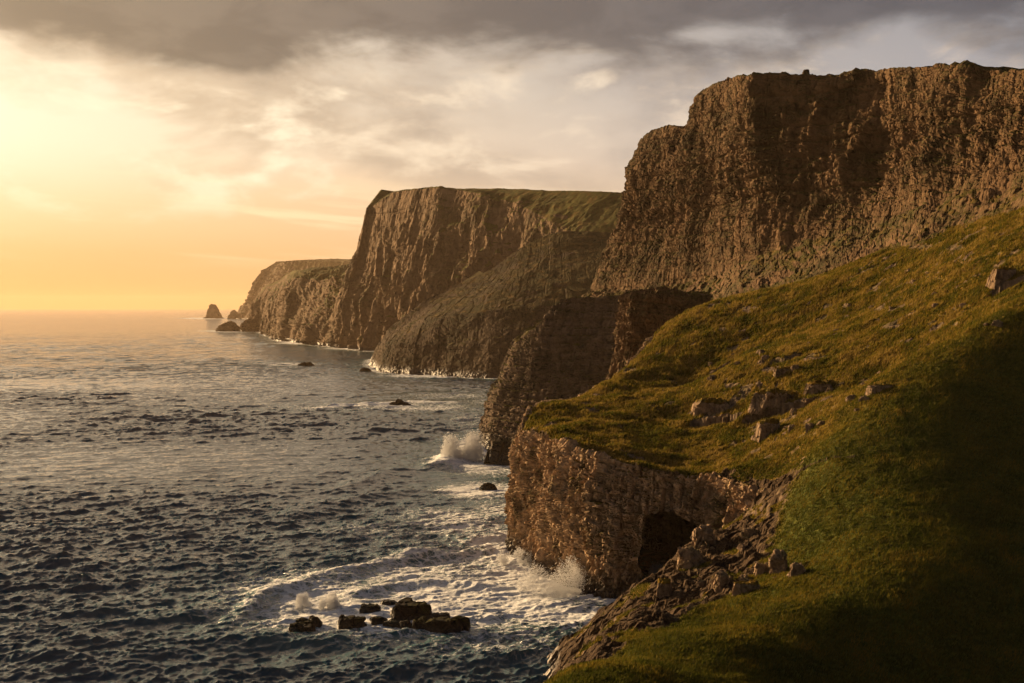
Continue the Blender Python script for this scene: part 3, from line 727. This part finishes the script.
for a in [
    (779, 573, 17, 27, 205, 301, 'tallest stone at the turf edge beside the scree', 1),
    (798, 575, 13, 16, 205, 302, 'rounded stone on the turf, right of the tallest stone by the scree', 1),
    (762, 574, 12, 15, 204, 304, 'small stone touching the left side of the tallest stone by the scree', 1),
    (704, 548, 20, 26, 222, 303, 'sunlit block standing highest beside the cave mouth', 1),
    (690, 566, 22, 24, 214, 305, 'pale rounded slab stepping down in front of the cave mouth', 1),
    (664, 596, 14, 20, 204, 307, 'upright stone low on the scree, nearest to the water', 2),
    (722, 584, 12, 16, 200, 309, 'lone pale stone midway down the scree', 1),
    (748, 592, 26, 12, 196, 311, 'low flat rock at the turf edge along the bottom of the scree', 3),
    (712, 412, 34, 15, 296, 313, 'turf capped rock ledge at the left end of the cluster above the headland', 4),
    (778, 408, 40, 17, 284, 315, 'broadest rock ledge, in the middle of the cluster on the hillside', 5),
    (822, 392, 28, 12, 277, 317, 'turf capped crag at the upper right end of the ledge cluster', 3),
    (770, 433, 24, 16, 262, 319, 'squarish pale rock lowest of the ledge cluster, above the cave wall', 3),
    (784, 374, 16, 8, 316, 321, 'low pale rock on the grass just above the cluster of ledges', 2),
    (1006, 280, 22, 16, 290, 323, 'big pale angular boulder alone high on the hillside at the right edge', 3),
    (880, 392, 20, 9, 262, 325, 'small brown rock on the spur crest, right of the ledge cluster', 2)]:
    outcrop(*a)
# loose stones half sunk in the turf: four shapes, copied
protos = [block_rock('loose_stone', M_STONE, (0, 0, 0), (1.5, 1.1, 1.0), 401 + k, 'small loose stone half sunk in the turf of the hillside', 'stone', 'loose stones on the hillside', n=16, blocky=.25, taper=.3, bury=.4, grass_top=.2) for k in range(4)]
rs = np.random.RandomState(12); spots = []
for (px0, py0, d0, sx_, sy_, cnt) in [(800, 345, 300, 90, 40, 16), (800, 415, 268, 40, 14, 10), (850, 400, 262, 50, 16, 8), (730, 560, 200, 50, 26, 14), (950, 300, 300, 60, 30, 8)]:
    for _ in range(cnt): spots.append((px0 + rs.uniform(-1, 1) * sx_, py0 + rs.uniform(-1, 1) * sy_, d0))
for k, (px_, py_, d0) in enumerate(spots):
    x_, y_, z_ = on_hill(px_, py_, d0)
    o = protos[k] if k < 4 else protos[k % 4].copy()
    if k >= 4: COL.objects.link(o)
    o.location = (x_, y_, z_ - .05); o.rotation_euler = (rs.uniform(-.3, .3), rs.uniform(-.3, .3), rs.uniform(0, 6.28)); q = rs.uniform(.5, 1.5); o.scale = (q, q, q * rs.uniform(.7, 1.2))
# cairn on the skyline
j = at(806, 74, 548)
block_rock('cairn', M_BIG, (j[0], j[1], j[2] - .6), (2.6, 2.4, 2.6), 71, 'small dark cairn on the skyline of the high cliff', 'cairn', n=22, blocky=.25, taper=.4, bury=.1)
log('outcrops')

# ---------------------------------------------------------------- grass blades on the turf that faces the camera
rs = np.random.RandomState(5)
def blades(name, count, ymin, ymax, hmin, hmax, wmul, label):
    jj, ii = np.nonzero((grass > .55) & (Y > ymin) & (Y < ymax) & (np.abs(X) < Y * .43 + 4) & (Zd < ZC - .14 * 0 + 40) & (Zd > 3) & ((SD > .95) | (SD < -.4)))
    wgt = (1 / Y[jj, ii] ** 1.1) * np.gradient(xs)[ii] * np.gradient(ys)[jj]; wgt /= wgt.sum()
    k = rs.choice(len(jj), count, p=wgt)
    jj, ii = jj[k], ii[k]
    base = hp[jj, ii] + np.column_stack([rs.uniform(-.12, .12, count), rs.uniform(-.12, .12, count), np.full(count, -.03)])
    h = rs.uniform(hmin, hmax, count) * (1 + .5 * lit[jj, ii]) * np.maximum(1, Y[jj, ii] / 270); w = h * wmul * rs.uniform(.6, 1.3, count)
    a = rs.uniform(0, 2 * np.pi, count); dx, dy = np.cos(a) * w, np.sin(a) * w
    lean = np.column_stack([h * rs.uniform(-.1, .7, count), h * rs.uniform(-.5, .3, count), h])
    v = np.stack([base + np.column_stack([dx, dy, 0 * dx]), base - np.column_stack([dx, dy, 0 * dx]), base + lean], 1)
    tint = np.repeat(np.clip((.5 + .5 * vnoise(base / 4.0, 66) + rs.uniform(-.35, .35, count)) * (.66 + .34 * lit[jj, ii]) + .12 * lit[jj, ii], 0, 1), 3)  # sunlit pasture painted paler and golder, shaded flank darker
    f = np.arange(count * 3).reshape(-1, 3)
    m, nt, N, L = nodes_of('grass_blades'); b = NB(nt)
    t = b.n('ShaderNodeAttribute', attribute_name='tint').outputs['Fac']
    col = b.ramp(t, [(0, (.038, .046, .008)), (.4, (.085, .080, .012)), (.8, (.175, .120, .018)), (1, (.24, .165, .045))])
    d = b.n('ShaderNodeBsdfDiffuse', {0: col}); tr = b.n('ShaderNodeBsdfTranslucent', {0: col})
    b.n('ShaderNodeOutputMaterial', {0: b.n('ShaderNodeMixShader', {0: .35, 1: d.outputs[0], 2: tr.outputs[0]}).outputs[0]})
    ob = make_mesh(name, v.reshape(-1, 3), f, m, {'tint': tint})
    return tag(ob, label, 'grass', kind='stuff')
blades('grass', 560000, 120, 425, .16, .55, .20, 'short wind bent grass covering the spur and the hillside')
log('grass')

# ---------------------------------------------------------------- sea
def ocean_tile(n, Lm, lam_peak, lam_min, lam_max, wind, spread, hs, seed):
    r = np.random.RandomState(seed)
    k1 = np.fft.fftfreq(n, Lm / n) * 2 * np.pi; kx, ky = np.meshgrid(k1, k1, indexing='xy')
    k = np.hypot(kx, ky); k[0, 0] = 1e-6
    kp = 2 * np.pi / lam_peak
    S = np.exp(-1.25 * (kp / k) ** 2) / k ** 3.1
    cosw = (kx * math.cos(wind) + ky * math.sin(wind)) / k
    S *= np.where(cosw > 0, np.abs(cosw) ** spread, .06 * np.abs(cosw) ** spread) + .03
    S *= (k > 2 * np.pi / lam_max) * np.exp(-(k * lam_min / (2 * np.pi)) ** 2); S[0, 0] = 0
    Hk = np.sqrt(S) * (r.randn(n, n) + 1j * r.randn(n, n))
    h = np.fft.ifft2(Hk).real; sc = hs / 4 / h.std()
    dx = np.fft.ifft2(1j * kx / k * Hk).real * sc; dy = np.fft.ifft2(1j * ky / k * Hk).real * sc
    return np.stack([dx, dy, h * sc], -1), Lm, n

def sample(tile, x, y, rot, ox):
    T, Lm, n = tile; c, s = math.cos(rot), math.sin(rot)
    u = ((x * c + y * s + ox) / Lm * n) % n; v = ((-x * s + y * c + ox * .7) / Lm * n) % n
    i, j = u.astype(int), v.astype(int); fu, fv = (u - i)[..., None], (v - j)[..., None]
    i %= n; j %= n; i2, j2 = (i + 1) % n, (j + 1) % n
    o = (T[j, i] * (1 - fu) + T[j, i2] * fu) * (1 - fv) + (T[j2, i] * (1 - fu) + T[j2, i2] * fu) * fv
    return np.stack([o[..., 0] * c - o[..., 1] * s, o[..., 0] * s + o[..., 1] * c, o[..., 2]], -1)

WIND = math.radians(-66)
t_small = ocean_tile(512, 150, 13, .6, 32, WIND, 7, 1.2, 1)
t_chop = ocean_tile(512, 64, 3.6, .35, 9, WIND + .35, 3, .38, 3)
t_mid = ocean_tile(512, 610, 46, 9, 95, WIND - .15, 9, 1.7, 2)
rr = [105.0]
while rr[-1] < 30000:
    r = rr[-1]; rr.append(r + (max(.34, r * .0021) if r < 900 else r * (.0021 + .010 * min(1, (r - 900) / 4000))))
rr = np.array(rr); az = np.linspace(math.radians(-40), math.radians(22), 1200)
RR, AZ = np.meshgrid(rr, az, indexing='ij')
SX, SY = RR * np.sin(AZ), RR * np.cos(AZ)
cell = np.gradient(rr)[:, None]
sh = np.stack([SX, SY, np.zeros_like(SX)], -1)
D = sample(t_small, SX, SY, 0, 0) * (sstep(7, 1.5, cell))[..., None] * .9
D += sample(t_chop, SX, SY, -.2, 11) * (sstep(2.2, .9, cell))[..., None]
D += sample(t_mid, SX, SY, .12, 37) * (sstep(30, 9, cell))[..., None]
gust = .75 + .45 * vnoise(sh / 160.0, 4)
D *= gust[..., None]
calm = np.zeros_like(SX)
for px_, py_, rx_, ry_ in [(400, 600, 170, 40), (540, 590, 70, 45), (480, 480, 60, 40)]:
    c = sea_at(px_, py_); calm = np.maximum(calm, np.exp(-(((SX - c[0]) / (rx_ * c[1] / F)) ** 2 + ((SY - c[1]) / (ry_ * c[1] ** 2 / (ZC * F))) ** 2) ** 2))
D *= (1 - .5 * calm)[..., None]
D[..., :2] *= .85
# swell crests breaking towards the rocks
def crest_line(pts, amp, wid):
    d = seg_dist(SX, SY, [sea_at(*p)[:2] for p in pts]); d = d + wid * .5 * vnoise(sh / 9.0, 14)
    ad = np.abs(d); a, b_ = np.array(sea_at(*pts[0])[:2]), np.array(sea_at(*pts[-1])[:2])
    u = ((SX - a[0]) * (b_ - a)[0] + (SY - a[1]) * (b_ - a)[1]) / ((b_ - a) ** 2).sum()
    e = sstep(-.05, .18, u) * sstep(1.05, .8, u)
    return amp * np.exp(-(ad / wid) ** 2) * e
swell = np.zeros_like(SX); crestfoam = np.zeros_like(SX)
for pts, amp, wid, fo in [
    ([(222, 628), (262, 597), (330, 576), (385, 563), (430, 555), (480, 553), (528, 562)], 1.4, 3.2, .55),
    ([(330, 600), (390, 585), (450, 582), (510, 590)], .9, 2.5, .5),
    ([(428, 472), (452, 458), (480, 446)], 2.2, 5, .85),
    ([(330, 492), (400, 470), (470, 466)], 1.2, 6, .12),
    ([(280, 520), (360, 500), (450, 492)], 1.0, 5, .1),
    ([(290, 411), (345, 407), (400, 404), (480, 402)], 1.3, 10, .75),
    ([(10, 660), (120, 630), (215, 612)], .9, 5, .05)]:
    c = crest_line(pts, amp, wid); swell += c; crestfoam = np.maximum(crestfoam, fo * c / amp)
foam = crestfoam.copy(); turb = np.zeros_like(SX)
def foam_patch(px, py, rx, ry, s, soft=1.0, t=0.0):
    global foam, turb
    c = sea_at(px, py); d = c[1]; ax, ay = rx * d / F, ry * d * d / (ZC * F)
    q = ((SX - c[0] - (SY - c[1]) * c[0] / d) / ax) ** 2 + ((SY - c[1]) / ay) ** 2
    w = np.exp(-q ** 1.4 * soft)
    foam = np.maximum(foam, s * w); turb = np.maximum(turb, np.maximum(t, s) * np.exp(-q * .5))
for a in [(375, 612, 155, 27, .74), (330, 592, 110, 26, .62), (450, 585, 130, 34, .68), (530, 585, 84, 38, .78), (300, 618, 60, 14, .60), (400, 622, 75, 9, .70),
          (570, 612, 50, 22, .60), (480, 560, 90, 16, .42), (545, 560, 50, 14, .75), (500, 640, 110, 20, .36),
          (480, 490, 46, 10, .62), (505, 510, 40, 14, .50), (460, 462, 36, 10, .72), (490, 468, 40, 9, .6), (440, 545, 90, 16, .28),
          (400, 407, 90, 4.5, .55), (450, 396, 60, 4, .35), (432, 376, 55, 2.2, .70), (355, 348, 30, 2.0, .75), (308, 343, 34, 1.6, .7), (378, 370, 22, 2, .6),
          (292, 364, 30, 2, .55), (206, 318.3, 26, .9, .85), (235, 331, 36, 1.3, .7), (395, 353, 18, 2, .6), (470, 420, 26, 8, .42), (478, 402, 40, 3, .4),
          (455, 520, 70, 16, .50), (500, 540, 50, 14, .66), (430, 530, 120, 12, .34), (300, 407, 60, 3, .25), (180, 408, 90, 3, .12), (660, 590, 40, 16, .7)]:
    foam_patch(*a)
for name_pl, w, s in [(outset(RIM, sgn * 2.5), 7, .9), (p_foot, 9, .85), (m_foot[:, :2], 14, .6), (s_foot[:, :2], 9, .6), (l_foot[:, :2], 15, .55)]:
    d = np.abs(seg_dist(SX, SY, [tuple(p) for p in name_pl])); foam = np.maximum(foam, s * np.exp(-(d / w) ** 2)); turb = np.maximum(turb, .6 * np.exp(-(d / (w * 2.5)) ** 2))
spill = vnoise(sh * np.array([1, 1, 1]) / 14.0, 23) * .22 + vnoise(sh / 45.0, 24) * .14
foam = np.clip(foam * (1 + 1.2 * spill) , 0, 1)
churn = fbm(sh / 2.4, 3, 44) * .08 * sstep(.1, .7, foam) * (RR < 700)
SEAP = sh + D; SEAP[..., 2] += swell + churn - .1
white = sstep(1.0, 1.5, D[..., 2] / 1.0) * .45 * sstep(-.1, .5, vnoise(sh / 60.0, 71)) * (RR < 900)
foam = np.maximum(foam, white)
sea = make_mesh("sea", SEAP, grid_faces(len(rr), len(az)), M_SEA, {'foam': foam, 'turbid': turb, 'far': sstep(1.5, 6, cell) * np.ones_like(SX)}, smooth=True)
tag(sea, 'choppy dark sea lit gold from the left, streaked with foam near the cliffs', 'sea', kind='structure')
log('sea %d x %d' % RR.shape)

M_DROP, nt, N, L = nodes_of('spray_droplets'); b = NB(nt)
b.n('ShaderNodeOutputMaterial', {0: b.n('ShaderNodeMixShader', {0: .5, 1: b.n('ShaderNodeBsdfDiffuse', {0: c4(.93, .93, .93)}).outputs[0], 2: b.n('ShaderNodeBsdfTranslucent', {0: c4(.93, .93, .93)}).outputs[0]}).outputs[0]})
# ---------------------------------------------------------------- spray: real volumes of droplets
def spray(px, py, wpx, hpx, dpm, seed, dens, label, lean=.2):
    c = sea_at(px, py); s = c[1] / F; w, h = wpx * s, hpx * s
    rs = np.random.RandomState(seed + 70); nn = 420000
    q = np.column_stack([rs.uniform(-.5, .5, nn) * w * 1.6, rs.uniform(-.5, .5, nn) * dpm * 1.5, rs.uniform(-.12, 1.4, nn) * h])
    fld = np.full(nn, -1.0)
    for k in range(7):                                   # billows thrown up along the line of the wave
        cx, cy = rs.uniform(-.42, .42) * w, rs.uniform(-.25, .25) * dpm
        top = 1 - (abs(cx) / w * 1.5) ** 1.5
        cz = h * rs.uniform(.05, .62) * top; r_ = h * rs.uniform(.24, .42)
        fld = np.maximum(fld, 1 - np.sqrt((q[:, 0] - cx) ** 2 + (q[:, 1] - cy) ** 2 + ((q[:, 2] - cz) * .85) ** 2) / r_)
    fld = fld + 1.0 * fbm(q * np.array([1, 1, .55]) / (h * .20) + seed, 5, seed + 8, .62) + .3 * (1 - q[:, 2] / h) - .20
    wx = np.abs(q[:, 0]) / (w * .5); wy = np.abs(q[:, 1]) / (dpm * .5)
    fld = fld - 1.6 * np.maximum(wx - .7, 0) - 1.2 * np.maximum(wy - .7, 0) - 1.5 * np.maximum(q[:, 2] / h - .6, 0)
    q = q[rs.uniform(0, 1, nn) < np.clip(fld * 1.5, 0, 1) ** 1.3]
    rad = rs.uniform(.12, 1, len(q)) ** 2.2 * s * .5 + s * .08
    tet = np.array([(1, 1, 1), (1, -1, -1), (-1, 1, -1), (-1, -1, 1)]) * .6
    vv = q[:, None] + tet[None] * rad[:, None, None]
    ff = (np.arange(len(q))[:, None, None] * 4 + np.array([(0, 1, 2), (0, 3, 1), (0, 2, 3), (1, 3, 2)])[None]).reshape(-1, 3)
    ob = make_mesh('wave_splash', vv.reshape(-1, 3), ff, M_DROP)
    ob.location = (c[0], c[1], 0)
    return tag(ob, label, 'splash')
spray(550, 592, 74, 52, 12, 3, 1.2, 'large sunlit burst of spray against the near headland cliff')
spray(524, 566, 64, 26, 8, 4, .7, 'low flying spray along the wave, left of the large burst')
spray(462, 460, 46, 46, 14, 5, .7, 'golden burst of spray in front of the dark promontory')
spray(318, 606, 58, 20, 6, 6, .6, 'small sunlit plume of spray left of the surf rocks')
spray(664, 584, 34, 32, 6, 7, .4, 'thin grey plume of spray in the cave mouth')
log('spray')

# ---------------------------------------------------------------- air
bx = 32000.0; z0, z1 = -30.0, 330.0
hv = np.array([(x, y, z) for z in (z0, z1) for y in (-bx, bx) for x in (-bx, bx)], float)
hf = np.array([(0, 2, 3, 1), (4, 5, 7, 6), (0, 1, 5, 4), (2, 6, 7, 3), (0, 4, 6, 2), (1, 3, 7, 5)])
hm, nt, N, L = nodes_of('haze'); b = NB(nt)
v = b.n('ShaderNodeVolumePrincipled', {'Color': c4(.95, .70, .46), 'Density': 2.4e-5, 'Anisotropy': .2})
o = b.n('ShaderNodeOutputMaterial'); nt.links.new(v.outputs[0], o.inputs['Volume'])
haze = make_mesh('haze', hv, hf, hm)
tag(haze, 'thin golden sea haze that pales the distant headlands', 'haze', kind='stuff')

# ---------------------------------------------------------------- light
SUN_AZ, SUN_EL = math.radians(-49), math.radians(12)       # azimuth from +Y, negative to the left
sd = bpy.data.lights.new('sun', 'SUN'); sd.energy = 5.0; sd.angle = math.radians(.55); sd.color = (1.0, .66, .33)
so = bpy.data.objects.new('sun', sd); COL.objects.link(so)
from mathutils import Vector
sdir = Vector((math.sin(SUN_AZ) * math.cos(SUN_EL), math.cos(SUN_AZ) * math.cos(SUN_EL), math.sin(SUN_EL)))
so.rotation_euler = (-sdir).to_track_quat('-Z', 'Y').to_euler()
so.location = (-400, 100, 400)

wd = bpy.data.worlds.new('World'); scene.world = wd; wd.use_nodes = True
wd.cycles.sampling_method = 'MANUAL'; wd.cycles.sample_map_resolution = 512
nt = wd.node_tree; nt.nodes.clear(); b = NB(nt)
sky = b.n('ShaderNodeTexSky', sky_type='NISHITA'); sky.sun_disc = False; sky.sun_elevation = SUN_EL; sky.sun_rotation = SUN_AZ
sky.altitude = 60; sky.dust_density = 3.0
g = b.n('ShaderNodeTexCoord').outputs['Generated']
sx = b.n('ShaderNodeSeparateXYZ', {0: g})
el = b.math('MULTIPLY', b.math('ARCSINE', sx.outputs[2]), 180 / math.pi)
azm = b.math('MULTIPLY', b.math('ARCTAN2', sx.outputs[0], sx.outputs[1]), 180 / math.pi)
fr = b.remap(b.math('ABSOLUTE', b.math('ADD', azm, 40.0)), 12.0, 64.0)           # 0 towards the sun, 1 away from it
uv = b.n('ShaderNodeCombineXYZ', {0: b.math('MULTIPLY', azm, .10), 1: b.math('MULTIPLY', el, .23), 2: 0.0}).outputs[0]
def shifted(x, y): return b.n('ShaderNodeVectorMath', {0: uv, 1: (x, y, 0)}, operation='ADD').outputs[0]
cA = b.noise(shifted(12.4, 6.1), .85, 8, .52, dist=.2)
cA2 = b.noise(shifted(12.4 + .10, 6.1 - .16), .85, 8, .52, dist=.2)                 # same clouds, a step towards the sun: gives lit rims
cB = b.noise(shifted(7.3, 2.1), 2.0, 8, .58, dist=.3)
uvs = b.n('ShaderNodeCombineXYZ', {0: b.math('MULTIPLY', azm, .05), 1: b.math('ADD', b.math('MULTIPLY', el, .9), b.math('MULTIPLY', azm, .06)), 2: 3.0}).outputs[0]
cS = b.noise(uvs, 1.0, 6, .55, dist=.3)
e30 = b.math('DIVIDE', el, 30.0, clamp=True)
lowl = b.ramp(e30, [(0, (.78, .38, .12)), (.08, (.82, .42, .155)), (.16, (.86, .53, .26)), (.24, (.88, .65, .41)), (.34, (.86, .68, .46)), (.6, (.62, .50, .36))])
lowr = b.ramp(e30, [(0, (.60, .43, .26)), (.12, (.62, .48, .34)), (.22, (.47, .40, .36)), (.34, (.33, .31, .315)), (.6, (.20, .20, .215))])
base = b.mix(fr, lowl, lowr)
q1 = b.math('DIVIDE', b.math('ADD', azm, 27.0), 13.0); q2 = b.math('DIVIDE', b.math('SUBTRACT', el, 8.0), 3.6)
near = b.math('POWER', 2.718, b.math('MULTIPLY', b.math('ADD', b.math('MULTIPLY', q1, q1), b.math('MULTIPLY', q2, q2)), -1.0))
base = b.mix(b.math('MULTIPLY', near, .7), base, c4(.98, .82, .60))
# broken mid-level cloud: grey bodies, gold rims
cover = b.math('MULTIPLY', b.remap(cA, .40, .56), b.remap(el, 4.0, 7.0))
body = b.mix(fr, c4(.56, .39, .22), c4(.245, .235, .25))
body = b.mix(b.remap(cB, .40, .62), body, b.mix(fr, c4(.74, .54, .33), c4(.42, .36, .32)))
base = b.mix(b.math('MULTIPLY', cover, .85), base, body)
rim = b.remap(b.math('SUBTRACT', cA, cA2), .01, .12)
rim = b.math('MULTIPLY', rim, b.math('MULTIPLY', b.remap(cA, .42, .52), b.remap(el, 3.5, 6.0)))
base = b.mix(b.math('MULTIPLY', rim, .8), base, b.mix(fr, c4(1.10, .90, .62), c4(.82, .66, .50)))
puff = b.math('MULTIPLY', b.remap(cB, .50, .70), b.remap(el, 2.5, 6.0))
base = b.mix(b.math('MULTIPLY', puff, .7), base, b.mix(fr, c4(1.02, .82, .56), c4(.72, .57, .44)))
streak = b.math('MULTIPLY', b.remap(cS, .52, .66), b.math('MULTIPLY', b.remap(el, 1.5, 3.0), b.remap(el, 6.5, 4.5)))
base = b.mix(b.math('MULTIPLY', streak, .6), base, b.mix(fr, c4(1.10, .82, .48), c4(.72, .52, .34)))
# dark deck above, breaking up again over the sun's side of the sky
dk = b.math('ADD', el, b.math('MULTIPLY', b.math('SUBTRACT', cA, .5), 9.0))
dk = b.math('ADD', dk, b.math('MULTIPLY', b.math('SUBTRACT', cB, .5), 4.0))
deck = b.math('MULTIPLY', b.remap(dk, 10.2, 12.4), b.remap(azm, -48.0, -27.0, .3, 1.0))
dcol = b.mix(fr, c4(.185, .122, .066), c4(.072, .068, .078))
dcol = b.mix(b.math('MULTIPLY', b.remap(cB, .42, .62), .45), dcol, b.mix(fr, c4(.30, .21, .125), c4(.125, .115, .125)))
base = b.mix(deck, base, dcol)
high = b.mix(b.remap(b.math('ABSOLUTE', b.math('ADD', azm, 40.0)), 20.0, 95.0), c4(.95, .70, .44), c4(.032, .042, .062))
high = b.mix(b.remap(el, 22.0, 42.0), high, c4(.032, .042, .062))
base = b.mix(b.remap(el, 13.8, 18.0), base, high)
behind = b.remap(b.math('ABSOLUTE', b.math('ADD', azm, 40.0)), 70.0, 130.0)
base = b.mix(b.math('MULTIPLY', behind, .85), base, c4(.036, .047, .070))
# the bank of thin cloud that the sun itself shines through, left of the view
q3 = b.math('DIVIDE', b.math('ADD', azm, 48.0), 11.0); q4 = b.math('DIVIDE', b.math('SUBTRACT', el, 10.0), 5.5)
glow = b.math('POWER', 2.718, b.math('MULTIPLY', b.math('ADD', b.math('MULTIPLY', q3, q3), b.math('MULTIPLY', q4, q4)), -1.0))
base = b.mix(glow, base, c4(4.0, 3.1, 2.0))
STR = .07
cloud = b.n('ShaderNodeVectorMath', {0: base, 'Scale': .505 / STR}, operation='SCALE').outputs[0]
final = b.mix(.92, sky.outputs[0], cloud)
bg = b.n('ShaderNodeBackground', {0: final, 1: STR})
b.n('ShaderNodeOutputWorld', {0: bg.outputs[0]})

# ---------------------------------------------------------------- camera and render
cd_ = bpy.data.cameras.new('camera'); cd_.sensor_width = 36; cd_.lens = 36 * F / W_; cd_.clip_end = 100000; cd_.clip_start = .5
co = bpy.data.objects.new('camera', cd_); COL.objects.link(co)
co.location = (0, 0, ZC); co.rotation_euler = (math.pi / 2 - PITCH, 0, 0)
scene.camera = co
scene.render.engine = 'CYCLES'
scene.cycles.use_denoising = True; scene.cycles.adaptive_threshold = .02
scene.cycles.max_bounces = 4; scene.cycles.diffuse_bounces = 1; scene.cycles.glossy_bounces = 2; scene.cycles.volume_bounces = 0
scene.cycles.transparent_max_bounces = 8
scene.view_settings.view_transform = 'Standard'; scene.view_settings.look = 'None'
scene.view_settings.exposure = 1.3; scene.view_settings.gamma = 1
log('done')
